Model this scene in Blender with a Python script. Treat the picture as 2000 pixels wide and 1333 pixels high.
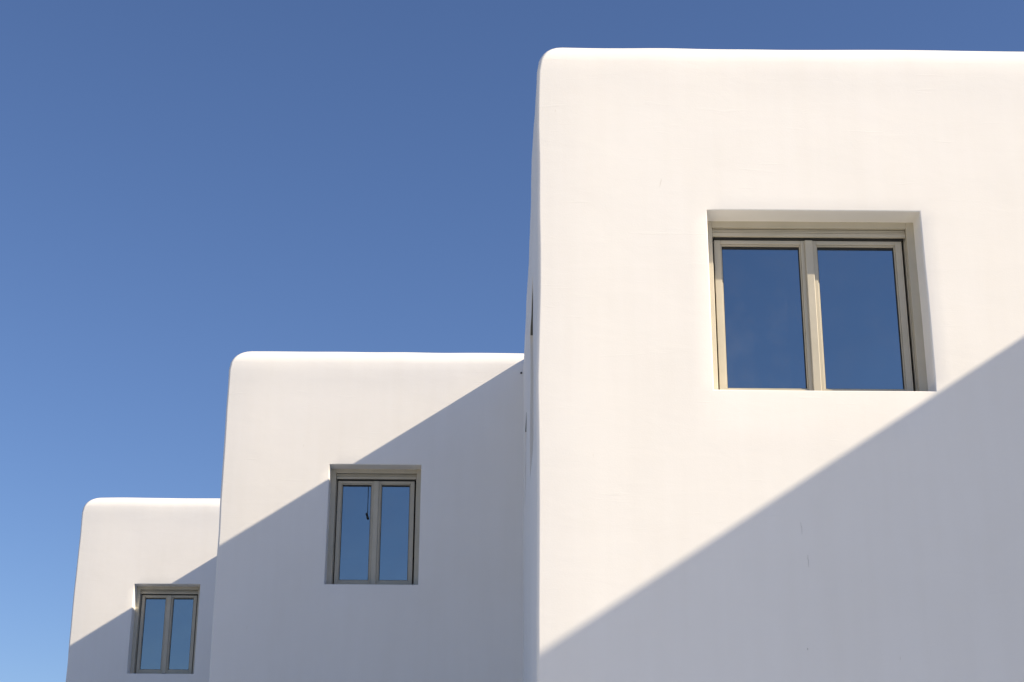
import bpy, bmesh, math, random
from mathutils import Vector, Matrix, noise

sc = bpy.context.scene
for o in list(bpy.data.objects):
    bpy.data.objects.remove(o)

# ---------------------------------------------------------------- camera
PITCH, YAW, ROLL, FPX = 0.3449, 0.0056, 0.0055, 3144.1
cam_d = bpy.data.cameras.new('camera')
cam = bpy.data.objects.new('camera', cam_d)
sc.collection.objects.link(cam)
sc.camera = cam
cam_d.sensor_width = 36.0
cam_d.lens = 36.0 * FPX / 2000.0
cam_d.clip_start = 0.05
cam_d.clip_end = 3000
cy, sy = math.cos(YAW), math.sin(YAW)
F = Vector((sy * math.cos(PITCH), cy * math.cos(PITCH), math.sin(PITCH)))
R = Vector((cy, -sy, 0))
U = R.cross(F)
R2 = R * math.cos(ROLL) + U * math.sin(ROLL)
U2 = -R * math.sin(ROLL) + U * math.cos(ROLL)
M = Matrix((R2, U2, -F)).transposed().to_4x4()
EYE = 1.6
M.translation = Vector((0, 0, EYE))
cam.matrix_world = M

# ---------------------------------------------------------------- sky, sun, exposure
SUN = Vector((2.59, -1.0, 1.70)).normalized()          # towards the sun
elev = math.asin(SUN.z)
azim = math.atan2(SUN.x, SUN.y)                        # clockwise from +Y
world = bpy.data.worlds.new("World")
sc.world = world
world.use_nodes = True
nt = world.node_tree
nt.nodes.clear()
wo = nt.nodes.new('ShaderNodeOutputWorld')
bg = nt.nodes.new('ShaderNodeBackground')
sky = nt.nodes.new('ShaderNodeTexSky')
sky.sky_type = 'NISHITA'
sky.sun_disc = False
sky.sun_elevation = elev
sky.sun_rotation = azim
sky.altitude = 0
sky.air_density = 1.0
sky.dust_density = 0.4
sky.ozone_density = 5.0
bg.inputs['Strength'].default_value = 0.083
wb = nt.nodes.new('ShaderNodeMixRGB')                   # one white balance for the whole sky
wb.blend_type = 'MULTIPLY'
wb.inputs[0].default_value = 1.0
wb.inputs[2].default_value = (0.95, 0.94, 1.07, 1)
nt.links.new(sky.outputs[0], wb.inputs[1])
nt.links.new(wb.outputs[0], bg.inputs[0])
nt.links.new(bg.outputs[0], wo.inputs[0])

sun_d = bpy.data.lights.new('sun', 'SUN')
sun_d.energy = 5.0
sun_d.angle = math.radians(0.53)
sun_d.color = (1.0, 0.85, 0.63)
sun = bpy.data.objects.new('sun', sun_d)
sc.collection.objects.link(sun)
sun.rotation_euler = (-SUN).to_track_quat('-Z', 'Y').to_euler()
sun.location = (20, -10, 30)

sc.view_settings.view_transform = 'Standard'
sc.view_settings.look = 'None'
sc.view_settings.gamma = 1
sc.view_settings.use_curve_mapping = False
sc.view_settings.exposure = 0.50
sc.cycles.max_bounces = 10
sc.cycles.diffuse_bounces = 6

# ---------------------------------------------------------------- materials
def new_mat(name):
    m = bpy.data.materials.new(name)
    m.use_nodes = True
    t = m.node_tree
    b = t.nodes['Principled BSDF']
    return m, t, b

def N(t, kind, **kw):
    n = t.nodes.new(kind)
    for k, v in kw.items():
        if hasattr(n, k):
            setattr(n, k, v)
        else:
            n.inputs[k].default_value = v
    return n

def plaster():
    m, t, b = new_mat('plaster')
    L = t.links.new
    tc = N(t, 'ShaderNodeTexCoord')
    # broad, faint tonal patches of limewash
    n1 = N(t, 'ShaderNodeTexNoise'); n1.inputs['Scale'].default_value = 0.9; n1.inputs['Detail'].default_value = 6; n1.inputs['Roughness'].default_value = 0.6
    L(tc.outputs['Object'], n1.inputs['Vector'])
    r1 = N(t, 'ShaderNodeValToRGB')
    r1.color_ramp.elements[0].position = 0.3; r1.color_ramp.elements[0].color = (0.845, 0.828, 0.800, 1)
    r1.color_ramp.elements[1].position = 0.72; r1.color_ramp.elements[1].color = (0.875, 0.862, 0.842, 1)
    L(n1.outputs['Fac'], r1.inputs['Fac'])
    # vertical wash streaks
    mp = N(t, 'ShaderNodeMapping'); mp.inputs['Scale'].default_value = (5.0, 5.0, 0.35)
    L(tc.outputs['Object'], mp.inputs['Vector'])
    n2 = N(t, 'ShaderNodeTexNoise'); n2.inputs['Scale'].default_value = 1.6; n2.inputs['Detail'].default_value = 5
    L(mp.outputs[0], n2.inputs['Vector'])
    r2 = N(t, 'ShaderNodeValToRGB')
    r2.color_ramp.elements[0].position = 0.35; r2.color_ramp.elements[0].color = (0.988, 0.986, 0.982, 1)
    r2.color_ramp.elements[1].position = 0.6; r2.color_ramp.elements[1].color = (1, 1, 1, 1)
    L(n2.outputs['Fac'], r2.inputs['Fac'])
    mx = N(t, 'ShaderNodeMixRGB', blend_type='MULTIPLY'); mx.inputs[0].default_value = 1.0
    L(r1.outputs[0], mx.inputs[1]); L(r2.outputs[0], mx.inputs[2])
    # sparse dark specks and short vertical scratches
    mp3 = N(t, 'ShaderNodeMapping'); mp3.inputs['Scale'].default_value = (14.0, 14.0, 1.6)
    L(tc.outputs['Object'], mp3.inputs['Vector'])
    n3 = N(t, 'ShaderNodeTexNoise'); n3.inputs['Scale'].default_value = 2.2; n3.inputs['Detail'].default_value = 3; n3.inputs['Distortion'].default_value = 0.6
    L(mp3.outputs[0], n3.inputs['Vector'])
    r3 = N(t, 'ShaderNodeValToRGB')
    r3.color_ramp.elements[0].position = 0.765; r3.color_ramp.elements[0].color = (1, 1, 1, 1)
    r3.color_ramp.elements[1].position = 0.80; r3.color_ramp.elements[1].color = (0.80, 0.78, 0.75, 1)
    L(n3.outputs['Fac'], r3.inputs['Fac'])
    mx2 = N(t, 'ShaderNodeMixRGB', blend_type='MULTIPLY'); mx2.inputs[0].default_value = 1.0
    L(mx.outputs[0], mx2.inputs[1]); L(r3.outputs[0], mx2.inputs[2])
    L(mx2.outputs[0], b.inputs['Base Color'])
    b.inputs['Roughness'].default_value = 0.85
    b.inputs['Specular IOR Level'].default_value = 0.25
    # relief: trowel sweeps + fine grain
    mp4 = N(t, 'ShaderNodeMapping'); mp4.inputs['Scale'].default_value = (1.2, 1.2, 3.2)
    L(tc.outputs['Object'], mp4.inputs['Vector'])
    n4 = N(t, 'ShaderNodeTexNoise'); n4.inputs['Scale'].default_value = 1.7; n4.inputs['Detail'].default_value = 4; n4.inputs['Roughness'].default_value = 0.5; n4.inputs['Distortion'].default_value = 0.5
    L(mp4.outputs[0], n4.inputs['Vector'])
    n5 = N(t, 'ShaderNodeTexNoise'); n5.inputs['Scale'].default_value = 90; n5.inputs['Detail'].default_value = 3
    L(tc.outputs['Object'], n5.inputs['Vector'])
    b1 = N(t, 'ShaderNodeBump'); b1.inputs['Strength'].default_value = 1.0; b1.inputs['Distance'].default_value = 0.002
    L(n4.outputs['Fac'], b1.inputs['Height'])
    # sparse trowel ends: short, mostly level hairlines
    mp6 = N(t, 'ShaderNodeMapping'); mp6.inputs['Scale'].default_value = (1.5, 1.5, 16.0); mp6.inputs['Rotation'].default_value = (0, 0.06, 0)
    L(tc.outputs['Object'], mp6.inputs['Vector'])
    n6 = N(t, 'ShaderNodeTexNoise'); n6.inputs['Scale'].default_value = 1.3; n6.inputs['Detail'].default_value = 5; n6.inputs['Roughness'].default_value = 0.55; n6.inputs['Distortion'].default_value = 0.8
    L(mp6.outputs[0], n6.inputs['Vector'])
    r6 = N(t, 'ShaderNodeMapRange'); r6.inputs['From Min'].default_value = 0.63; r6.inputs['From Max'].default_value = 0.76
    L(n6.outputs['Fac'], r6.inputs['Value'])
    b6 = N(t, 'ShaderNodeBump'); b6.inputs['Strength'].default_value = 1.0; b6.inputs['Distance'].default_value = 0.0005
    L(r6.outputs[0], b6.inputs['Height']); L(b1.outputs[0], b6.inputs['Normal'])
    b2 = N(t, 'ShaderNodeBump'); b2.inputs['Strength'].default_value = 1.0; b2.inputs['Distance'].default_value = 0.0004
    L(n5.outputs['Fac'], b2.inputs['Height']); L(b6.outputs[0], b2.inputs['Normal'])
    L(b2.outputs[0], b.inputs['Normal'])
    return m

def paint():
    m, t, b = new_mat('frame_paint')
    L = t.links.new
    tc = N(t, 'ShaderNodeTexCoord')
    n = N(t, 'ShaderNodeTexNoise'); n.inputs['Scale'].default_value = 6; n.inputs['Detail'].default_value = 5
    L(tc.outputs['Object'], n.inputs['Vector'])
    r = N(t, 'ShaderNodeValToRGB')
    r.color_ramp.elements[0].position = 0.3; r.color_ramp.elements[0].color = (0.49, 0.455, 0.365, 1)
    r.color_ramp.elements[1].position = 0.7; r.color_ramp.elements[1].color = (0.54, 0.50, 0.41, 1)
    L(n.outputs['Fac'], r.inputs['Fac']); L(r.outputs[0], b.inputs['Base Color'])
    b.inputs['Roughness'].default_value = 0.42
    return m

def rubber():
    m, t, b = new_mat('gasket')
    b.inputs['Base Color'].default_value = (0.02, 0.02, 0.018, 1)
    b.inputs['Roughness'].default_value = 0.6
    return m

def glass():
    m, t, b = new_mat('coated_glass')
    L = t.links.new
    t.nodes.remove(b)
    out = [n for n in t.nodes if n.type == 'OUTPUT_MATERIAL'][0]
    tc = N(t, 'ShaderNodeTexCoord')
    nb = N(t, 'ShaderNodeTexNoise'); nb.inputs['Scale'].default_value = 1.5; nb.inputs['Detail'].default_value = 2
    L(tc.outputs['Object'], nb.inputs['Vector'])
    bp = N(t, 'ShaderNodeBump'); bp.inputs['Strength'].default_value = 1.0; bp.inputs['Distance'].default_value = 0.004
    L(nb.outputs['Fac'], bp.inputs['Height'])
    g = N(t, 'ShaderNodeBsdfGlossy'); g.inputs['Color'].default_value = (0.78, 0.88, 0.92, 1); g.inputs['Roughness'].default_value = 0.01
    L(bp.outputs[0], g.inputs['Normal'])
    tr = N(t, 'ShaderNodeBsdfTransparent'); tr.inputs['Color'].default_value = (0.32, 0.40, 0.42, 1)
    ms = N(t, 'ShaderNodeMixShader'); ms.inputs[0].default_value = 0.40
    L(tr.outputs[0], ms.inputs[1]); L(g.outputs[0], ms.inputs[2])
    # dust film, thin and patchy
    df = N(t, 'ShaderNodeBsdfDiffuse'); df.inputs['Color'].default_value = (0.5, 0.5, 0.5, 1)
    nd = N(t, 'ShaderNodeTexNoise'); nd.inputs['Scale'].default_value = 3.5; nd.inputs['Detail'].default_value = 7; nd.inputs['Roughness'].default_value = 0.65
    L(tc.outputs['Object'], nd.inputs['Vector'])
    mr = N(t, 'ShaderNodeMapRange'); mr.inputs['From Min'].default_value = 0.45; mr.inputs['From Max'].default_value = 0.8
    mr.inputs['To Min'].default_value = 0.004; mr.inputs['To Max'].default_value = 0.06
    L(nd.outputs['Fac'], mr.inputs['Value'])
    m2 = N(t, 'ShaderNodeMixShader')
    L(mr.outputs[0], m2.inputs[0]); L(ms.outputs[0], m2.inputs[1]); L(df.outputs[0], m2.inputs[2])
    L(m2.outputs[0], out.inputs['Surface'])
    return m

def ground_mat(name, c1, c2):
    m, t, b = new_mat(name)
    L = t.links.new
    tc = N(t, 'ShaderNodeTexCoord')
    n = N(t, 'ShaderNodeTexNoise'); n.inputs['Scale'].default_value = 0.6; n.inputs['Detail'].default_value = 8; n.inputs['Roughness'].default_value = 0.65
    L(tc.outputs['Object'], n.inputs['Vector'])
    r = N(t, 'ShaderNodeValToRGB')
    r.color_ramp.elements[0].position = 0.3; r.color_ramp.elements[0].color = (*c1, 1)
    r.color_ramp.elements[1].position = 0.7; r.color_ramp.elements[1].color = (*c2, 1)
    L(n.outputs['Fac'], r.inputs['Fac']); L(r.outputs[0], b.inputs['Base Color'])
    b.inputs['Roughness'].default_value = 0.9
    bp = N(t, 'ShaderNodeBump'); bp.inputs['Distance'].default_value = 0.01
    n2 = N(t, 'ShaderNodeTexNoise'); n2.inputs['Scale'].default_value = 25; n2.inputs['Detail'].default_value = 5
    L(tc.outputs['Object'], n2.inputs['Vector']); L(n2.outputs['Fac'], bp.inputs['Height']); L(bp.outputs[0], b.inputs['Normal'])
    return m

PL, FR, RB, GL = plaster(), paint(), rubber(), glass()
DK, _t, _b = new_mat('soffit_shade_dark')  # dark colour standing in for shade on the side-window soffits
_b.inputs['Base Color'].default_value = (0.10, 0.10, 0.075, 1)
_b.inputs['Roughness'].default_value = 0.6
GR = ground_mat('bounce_pale', (0.52, 0.51, 0.46), (0.60, 0.59, 0.54))  # pale tone of the added sheet that bounces light
GS = ground_mat('dry_earth', (0.36, 0.34, 0.28), (0.44, 0.42, 0.36))

# ---------------------------------------------------------------- helpers
def link(name, me, m, parent=None, smooth=False):
    o = bpy.data.objects.new(name, me)
    sc.collection.objects.link(o)
    me.materials.append(m)
    if parent is not None:
        o.parent = parent
    if smooth:
        for p in me.polygons:
            p.use_smooth = True
    return o

def boxes(name, blist, m, parent, bevel=0.002):
    """blist: (x0,x1,y0,y1,z0,z1) boxes, small rounded arrises"""
    bm = bmesh.new()
    for (x0, x1, y0, y1, z0, z1) in blist:
        t = bmesh.new()
        bmesh.ops.create_cube(t, size=1)
        for v in t.verts:
            v.co = Vector(((x0 + x1) / 2 + v.co.x * (x1 - x0), (y0 + y1) / 2 + v.co.y * (y1 - y0), (z0 + z1) / 2 + v.co.z * (z1 - z0)))
        if bevel:
            bmesh.ops.bevel(t, geom=list(t.edges), offset=bevel, segments=2, affect='EDGES', profile=0.5)
        tm = bpy.data.meshes.new('t'); t.to_mesh(tm); t.free()
        bm.from_mesh(tm); bpy.data.meshes.remove(tm)
    me = bpy.data.meshes.new(name)
    bm.to_mesh(me); bm.free()
    return link(name, me, m, parent)

def ring_frame(x0, x1, z0, z1, wl, wr, wt, wb, y0, y1, e=0.0006):
    """four butted bars of a rectangular frame"""
    return [(x0, x0 + wl, y0, y1, z0, z1), (x1 - wr, x1, y0, y1, z0, z1),
            (x0 + wl + e, x1 - wr - e, y0 + e, y1 - e, z1 - wt, z1), (x0 + wl + e, x1 - wr - e, y0 + e, y1 - e, z0, z0 + wb)]

def wob(p, seed, s):
    return noise.noise(Vector((p[0] * s + seed * 7.3, p[1] * s - seed * 3.1, p[2] * s + seed * 1.7)))

# ---------------------------------------------------------------- the house shell
RT = 0.19          # rounding of the parapet
RS = 0.28          # rounding of the parapet over the side walls, softer
ARR = 0.010        # rounding of window arrises
def lin(a, b, step):
    n = max(1, int(round((b - a) / step)))
    return [a + (b - a) * i / n for i in range(n)]

def house_shell(name, W, D, H, front_open, side_open, parent, seed, rear_open=()):
    """local: x 0..W, y 0 (front)..D, z 0..H. openings (a0,a1,z0,z1); for the left side a runs along y"""
    RV = 0.024
    STEP = 0.11
    # ---- z rows
    zs = set()
    brk = [0.0, H - RS, H - RT]
    for op in list(front_open) + list(side_open):
        brk += [op[2] - ARR, op[3] + ARR]
    brk = sorted(set(round(b, 5) for b in brk))
    rows = []
    for a, b in zip(brk, brk[1:]):
        rows += lin(a, b, STEP if a > 3.2 else 0.4)
    rows.append(H - RT)

    rings = [(z, 0.0, 0.0) for z in rows]                      # z, front inset, extra inset of the sides
    K = 9
    for i in range(1, K + 1):
        a = math.pi / 2 * i / K
        rings.append((H - RT + RT * math.sin(a), RT * (1 - math.cos(a)), 0))
    for i in range(1, K + 1):
        a = math.pi / 2 * i / K
        rings.append((H - 0.12 + 0.12 * math.cos(a), RT + 0.04 + 0.12 * math.sin(a), 1))
    rings.append((H - 0.45, RT + 0.16, 1))
    # ---- plan loop template: list of (side, coordinate) ; corners as arcs
    def breaks(L, ops, m):
        b = [m, L - m]
        for op in ops:
            b += [op[0] - ARR, op[1] + ARR]
        b = sorted(set(round(q, 5) for q in b))
        out = []
        for p, q in zip(b, b[1:]):
            out += lin(p, q, STEP)
        out.append(b[-1])
        return out
    fx = breaks(W, front_open, 0.40)
    ly = breaks(D, side_open, 0.25)
    loop = []
    C = 8
    ext = [0.0]
    # front, left -> right
    loop += [('F', x) for x in fx]
    loop += [('C', 0, i) for i in range(C + 3)]
    loop += [('R', y) for y in lin(0.25, D - 0.25, 0.4) + [D - 0.25]]
    loop += [('C', 1, i) for i in range(C + 3)]
    loop += [('B', W - x) for x in lin(0.4, W - 0.4, 0.4) + [W - 0.4]]
    loop += [('C', 2, i) for i in range(C + 3)]
    loop += [('L', y) for y in reversed(ly)]
    loop += [('C', 3, i) for i in range(C + 3)]
    def plan(e, z, ins, top_done):
        tt = min(1.0, max(0.0, (z - (H - 0.5)) / 0.45)); tt = tt * tt * (3 - 2 * tt)
        r = RV + (0.035 - RV) * tt
        r = max(r, 0.02)
        if top_done:
            xi = ins + RS - RT
        else:
            q = min(1.0, max(0.0, (z - (H - RS)) / RS))
            xi = RS * (1 - math.sqrt(max(0.0, 1 - q * q)))
        x0, x1, y0, y1 = xi, W - xi, ins, D - ins
        k = e[0]
        sx = lambda x: x if 0.6 < x < W - 0.6 else (max(x, x0 + r + 0.01) if x <= 0.6 else min(x, x1 - r - 0.01))
        sy_ = lambda y: y if 0.26 < y < D - 0.26 else (max(y, y0 + r + 0.01) if y <= 0.26 else min(y, y1 - r - 0.01))
        if k == 'F': return (sx(e[1]), y0)
        if k == 'B': return (sx(e[1]), y1)
        if k == 'R': return (x1, sy_(e[1]))
        if k == 'L': return (x0, sy_(e[1]))
        c, i = e[1], e[2]
        cx, cyy, a0 = [(x1 - r, y0 + r, -90), (x1 - r, y1 - r, 0), (x0 + r, y1 - r, 90), (x0 + r, y0 + r, 180)][c]
        a = math.radians(a0 + 90 * i / (C + 2))
        return (cx + r * math.cos(a), cyy + r * math.sin(a))
    verts, faces = [], []
    n = len(loop)
    for (z, ins, t) in rings:
        for e in loop:
            x, y = plan(e, z, ins, t)
            verts.append([x, y, z])
    def in_open(e1, e2, za, zb):
        if e1[0] == 'F' and e2[0] == 'F':
            ops, a, b = front_open, e1[1], e2[1]
        elif e1[0] == 'L' and e2[0] == 'L':
            ops, a, b = side_open, e1[1], e2[1]
        else:
            return False
        c, zc = (a + b) / 2, (za + zb) / 2
        return any(o[0] - ARR < c < o[1] + ARR and o[2] - ARR < zc < o[3] + ARR for o in ops)
    for j in range(len(rings) - 1):
        for i in range(n):
            k = (i + 1) % n
            if in_open(loop[i], loop[k], rings[j][0], rings[j + 1][0]):
                continue
            faces.append((j * n + i, j * n + k, (j + 1) * n + k, (j + 1) * n + i))
    # ---- reveals of the openings
    DEPTH = 0.30
    def reveal(op, side):
        a0, a1, z0, z1 = op
        o = ARR
        sharp = 0.3 if side == 'L' else 1.0
        axis = 0 if side == 'F' else 1
        eps = 1e-4
        # boundary vertices, in order round the opening
        src = [idx for idx, v in enumerate(verts[:n * len(rows)])
               if loop[idx % n][0] == side
               and a0 - o - eps <= v[axis] <= a1 + o + eps and z0 - o - eps <= v[2] <= z1 + o + eps
               and (abs(v[axis] - (a0 - o)) < eps or abs(v[axis] - (a1 + o)) < eps or abs(v[2] - (z0 - o)) < eps or abs(v[2] - (z1 + o)) < eps)]
        ca, cz = (a0 + a1) / 2, (z0 + z1) / 2
        hw, hh = (a1 - a0) / 2 + o, (z1 - z0) / 2 + o
        src.sort(key=lambda q: math.atan2((verts[q][2] - cz) / hh, (verts[q][axis] - ca) / hw))
        prev = src
        steps = [(o * sharp, 0.0)] if sharp < 1 else []
        for i in range(1, 5):
            an = math.pi / 2 * i / 4
            steps.append((o * sharp * (1 - math.sin(an)), o * sharp * (1 - math.cos(an))))
        steps += [(0, 0.08), (0, 0.16), (0, DEPTH)]
        base = [(verts[q][axis], verts[q][2]) for q in src]
        for off, dep in steps:
            cur = []
            for (a, z) in base:
                na = ca + (a - ca) * ((a1 - a0) / 2 + off) / hw
                nz = cz + (z - cz) * ((z1 - z0) / 2 + off) / hh
                cur.append(len(verts))
                verts.append([na, dep, nz] if axis == 0 else [dep, na, nz])
            m = len(src)
            for i in range(m):
                k = (i + 1) % m
                f = (prev[i], prev[k], cur[k], cur[i])
                faces.append(f if side == 'L' else f[::-1])
            prev = cur
    for op in front_open: reveal(op, 'F')
    for op in side_open: reveal(op, 'L')
    # ---- hand-made unevenness of the plaster
    for v in verts:
        p = (v[0], v[1], v[2])
        edge = math.exp(-(min(p[0], W - p[0]) / 0.35) ** 2) if p[1] < 0.4 else 0.5
        top = math.exp(-((H - p[2]) / 0.5) ** 2)
        v[0] += (0.016 * wob(p, seed, 0.9) + 0.006 * wob(p, seed + 5, 2.8)) * (0.25 + 0.75 * edge)
        v[1] += 0.0045 * wob(p, seed + 11, 0.7) + 0.0012 * wob(p, seed + 17, 2.6) + 0.006 * top * wob(p, seed + 19, 1.7)
        if p[1] < 0.2 + RT:                                      # lip where the parapet was floated over the wall
            v[1] -= (0.007 + 0.006 * wob(p, seed + 41, 0.8)) * math.exp(-((H - p[2] - 0.24 - 0.05 * wob(p, seed + 43, 0.6)) / 0.14) ** 2)
        v[2] += top * (0.010 * wob(p, seed + 23, 0.6) + 0.004 * wob(p, seed + 29, 2.1)) + 0.002 * wob(p, seed + 31, 1.5)
    me = bpy.data.meshes.new(name)
    me.from_pydata([tuple(v) for v in verts], [], faces)
    bm = bmesh.new(); bm.from_mesh(me)
    bmesh.ops.recalc_face_normals(bm, faces=list(bm.faces))
    bm.to_mesh(me); bm.free()
    w = link('wall', me, PL, parent, smooth=True)
    # flat roof between the parapets
    boxes('roof', [(0.3, W - 0.3, 0.3, D - 0.3, H - 0.62, H - 0.44)], PL, parent, 0)
    return w

# ---------------------------------------------------------------- a window: casing > sashes, panes, shutter
def bar_ring(name, x0, x1, z0, z1, sections, m, parent):
    return boxes(name, sections, m, parent)

def window(parent, a0, a1, z0, z1, side='F', cord=False):
    W, H = a1 - a0, z1 - z0
    V = 0.195                                   # face of the casing behind the wall plane
    e = 0.001
    CW, CT = 0.058, 0.048
    rows = ring_frame(-0.004, W + 0.004, -0.004, H + 0.004, CW + .004, CW + .004, CT + .004, 0.030, V, V + 0.10)
    # narrow inner lip of the casing head and jambs
    rows += [(CW + e, CW + 0.007, V + 0.055, V + 0.098, 0.03, H - CT - e), (W - CW - 0.007, W - CW - e, V + 0.055, V + 0.098, 0.03, H - CT - e)]
    win = boxes('window', rows, FR, parent, 0.003)
    if side == 'F':
        win.location = (a0, 0, z0)
    else:
        win.location = (0, a1, z0)
        win.rotation_euler = (0, 0, -math.pi / 2)
    # rolled-up shutter curtain: two slats and its end rail below the casing head
    zt = H - CT - 0.003
    sh = [(CW + 0.002, W - CW - 0.002, V + 0.030, V + 0.042, zt - 0.012, zt - 0.001),
          (CW + 0.002, W - CW - 0.002, V + 0.026, V + 0.042, zt - 0.027, zt - 0.0150),
          (CW + 0.002, W - CW - 0.002, V + 0.022, V + 0.044, zt - 0.058, zt - 0.0300)]
    for q in sh:
        boxes('shutter_slat', [q], FR, win, 0.003)
    zs = zt - 0.072                              # top of the sashes
    zb = 0.032
    x0, x1 = CW + 0.018, W - CW - 0.024
    mid = W / 2
    SW, SM = (0.048, 0.040) if W > 1.2 else (0.043, 0.034)                       # stile widths
    ys = V + 0.062
    for k, (l, r, wl, wr) in enumerate(((x0, mid - 0.016, SW, SM), (mid + 0.016, x1, SM, SW))):
        s = ring_frame(l, r, zb, zs, wl, wr, 0.030, 0.058, ys, ys + 0.052)
        # glazing bead, set back and narrow
        s += ring_frame(l + wl + e, r - wr - e, zb + 0.058 + e, zs - 0.030 - e, 0.008, 0.008, 0.010, 0.008, ys + 0.010, ys + 0.050)
        boxes('sash', s, FR, win, 0.0025)
        gl, gr, gb, gt = l + wl + 0.009, r - wr - 0.009, zb + 0.068, zs - 0.042
        boxes('gasket', ring_frame(gl + e, gr - e, gb, gt, 0.004, 0.004, 0.014, 0.004, ys + 0.024, ys + 0.033), RB, win, 0)  # rubber seal; its taller top bar also stands in for a dark reflection
        boxes('pane', [(gl, gr, ys + 0.0345, ys + 0.0405, gb - 0.002, gt + 0.002)], GL, win, 0)
    # astragal that covers the meeting stiles
    boxes('meeting_bar', [(mid - 0.028, mid + 0.028, ys - 0.022, ys - 0.003, zb + 0.004, zs - 0.004)], FR, win, 0.004)
    # black cavity behind the shutter, above the sashes
    boxes('shutter_housing', [(CW + 0.013, W - CW - 0.013, V + 0.05, V + 0.098, zs + 0.002, H - CT - 0.003)], RB, win, 0)
    if cord:
        cx = mid - 0.016 - SM - 0.046
        bm = bmesh.new()
        zt2 = zs - 0.046
        bmesh.ops.create_cone(bm, segments=8, radius1=0.0022, radius2=0.0022, depth=0.33, cap_ends=True, matrix=Matrix.Translation((cx + 0.003, ys + 0.012, zt2 - 0.165)))
        me = bpy.data.meshes.new('cord'); bm.to_mesh(me); bm.free()
        link('cord', me, RB, win, True)
        for dx, dz in ((-0.004, -0.335), (0.007, -0.372)):
            bm = bmesh.new()
            bmesh.ops.create_uvsphere(bm, u_segments=16, v_segments=10, radius=0.0135, matrix=Matrix.Translation((cx + dx, ys + 0.004, zt2 + dz)) @ Matrix.Diagonal((1, 1, 1.15, 1)))
            me = bpy.data.meshes.new('cord_bead'); bm.to_mesh(me); bm.free()
            link('cord_bead', me, RB, win, True)
    return win

# ---------------------------------------------------------------- the setting
bm = bmesh.new()
bmesh.ops.create_grid(bm, x_segments=60, y_segments=60, size=1000)
me = bpy.data.meshes.new('ground'); bm.to_mesh(me); bm.free()
gnd = link('ground', me, GS)
gnd['kind'] = 'structure'
bm = bmesh.new()
bmesh.ops.create_grid(bm, x_segments=40, y_segments=40, size=1, matrix=Matrix.Translation((12, -9, 0.004)) @ Matrix.Diagonal((24, 19.4, 1, 1)))
me = bpy.data.meshes.new('bounce_sheet'); bm.to_mesh(me); bm.free()
bounce = link('bounce_sheet', me, GR)  # added pale sheet, out of view, bounces sunlight onto the nearest wall
bounce['kind'] = 'structure'

# ---------------------------------------------------------------- the row of houses
HR = EYE + 6.165                       # parapet height above ground
ZS, ZH = EYE + 3.430, EYE + 4.779      # sill and head of every upper window
GROUP = 'white plastered houses stepping back in a row'

def house(x, y, W, D, front, side, label, seed, cord=False):
    t = bpy.data.objects.new('house', None)
    sc.collection.objects.link(t)
    t.empty_display_size = 1
    t.location = (x, y, 0)
    t['label'] = label; t['category'] = 'house'; t['group'] = GROUP
    fo = [(a - x, b - x, ZS, ZH) for a, b in front]
    so = [(a - y, b - y, zs, ZH) for a, b, zs in side]
    house_shell('wall', W, D, HR, fo, so, t, seed)
    for o in fo: window(t, *o, side='F', cord=cord)
    for o in so:
        w = window(t, *o, side='L')
        # added dark strip under the head, paints the shade of the soffit
        boxes('soffit_shade_strip', [(0.012, o[1] - o[0] - 0.006, 0.004, 0.17, o[3] - o[2] - 0.016, o[3] - o[2] - 0.001)], DK, w, 0)
    return t

X1, X2, X3 = 0.229, -3.130, -6.502
Y1, Y2, Y3 = 10.5, 17.423, 24.366
nearest = house(X1, Y1, 7.05, 9.0, [(1.447, 2.971)], [(11.72, 13.12, ZS), (15.40, 16.06, ZS + 0.5)],
      'nearest and tallest white plaster house at right, with the wide two-pane window', 1)
second = house(X2, Y2, 3.80, 9.0, [(-1.934, -0.911)], [],
      'middle white plaster house, stepped back, window half under the diagonal shadow', 2, cord=True)
third = house(X3, Y3, 3.80, 9.0, [(-5.594, -4.594)], [],
      'farthest and smallest-looking white plaster house at lower left of the row', 3)
caster = house(6.975, Y1 - 3.45, 7.0, 9.0, [(9.2, 10.7)], [],
      'white plaster house to the right of the nearest one, throwing the diagonal shadow on it', 4)

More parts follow.
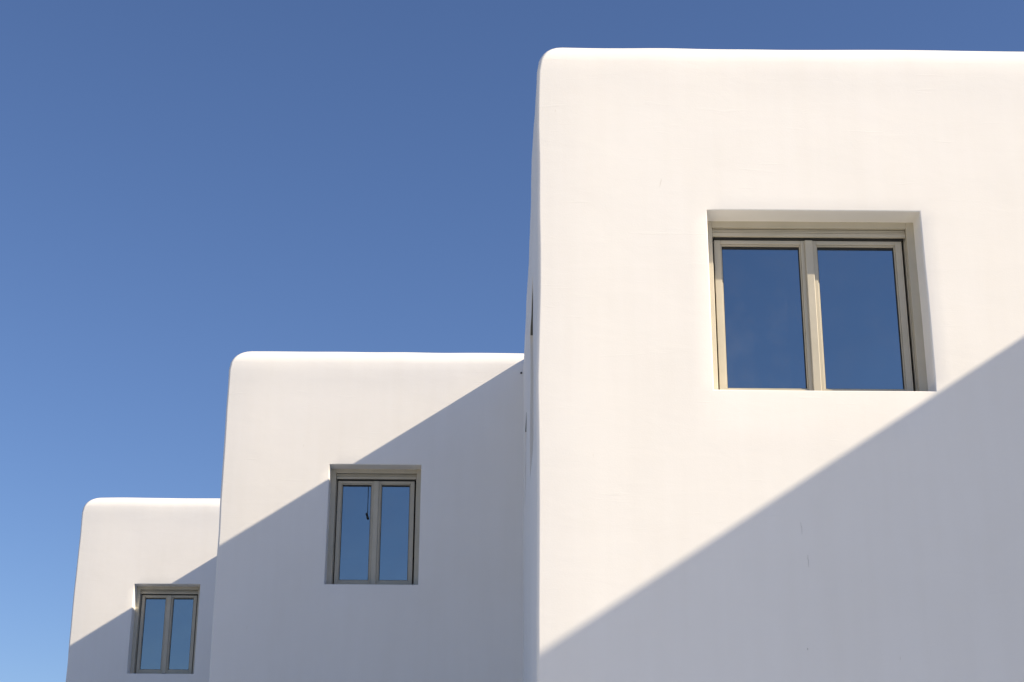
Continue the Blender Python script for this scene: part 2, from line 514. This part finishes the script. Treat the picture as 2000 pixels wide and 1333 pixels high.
# small bolt left in the plaster of the middle house beside the nearest house's side wall
bm = bmesh.new()
bmesh.ops.create_cone(bm, segments=12, radius1=0.012, radius2=0.010, depth=0.02, cap_ends=True,
                      matrix=Matrix.Translation((0.205 - X2, -0.008, EYE + 5.87)) @ Matrix.Rotation(math.pi / 2, 4, 'X'))
me = bpy.data.meshes.new('bolt'); bm.to_mesh(me); bm.free()
link('bolt', me, RB, second)

# hairline cracks in the plaster of the nearest house, thin slivers that follow the wall
from mathutils.bvhtree import BVHTree
wall1 = [c for c in nearest.children if c.name.startswith('wall')][0]
tree = BVHTree.FromPolygons([v.co[:] for v in wall1.data.vertices], [p.vertices[:] for p in wall1.data.polygons])
dk, _t, _b = new_mat('crack_grey')  # plain grey colour of the hairline cracks
_b.inputs['Base Color'].default_value = (0.50, 0.49, 0.47, 1)
_b.inputs['Roughness'].default_value = 0.9
random.seed(4)
for (xa, za, xb, zb, w) in ((1.992, 2.505, 1.997, 2.418, 0.0020), (2.024, 2.28, 2.028, 2.201, 0.0026), (1.987, 1.667, 1.991, 1.657, 0.005)):
    bm = bmesh.new()
    K = 7
    rows = []
    for i in range(K + 1):
        f = i / K
        x = xa + (xb - xa) * f + random.uniform(-1, 1) * 0.0025 - X1
        z = za + (zb - za) * f + random.uniform(-1, 1) * 0.0025 + EYE
        hw = w * (0.25 + 0.75 * math.sin(math.pi * (0.1 + 0.85 * f))) / 2
        vert = abs(zb - za) > abs(xb - xa)
        dx, dz = (hw, 0) if vert else (0, hw)
        pr = []
        for s_ in (-1, 1):
            hit = tree.ray_cast(Vector((x + s_ * dx, -1, z + s_ * dz)), Vector((0, 1, 0)))[0]
            pr.append((hit.x, hit.y, hit.z))
        rows.append([bm.verts.new((p[0], p[1] - 0.0015, p[2])) for p in pr] + [bm.verts.new((p[0], p[1] + 0.002, p[2])) for p in pr])
    for a, b in zip(rows, rows[1:]):
        bm.faces.new((a[0], a[1], b[1], b[0]))
        bm.faces.new((a[0], b[0], b[2], a[2]))
        bm.faces.new((a[1], a[3], b[3], b[1]))
    bmesh.ops.recalc_face_normals(bm, faces=list(bm.faces))
    me = bpy.data.meshes.new('hairline_crack'); bm.to_mesh(me); bm.free()
    link('hairline_crack', me, dk, nearest)
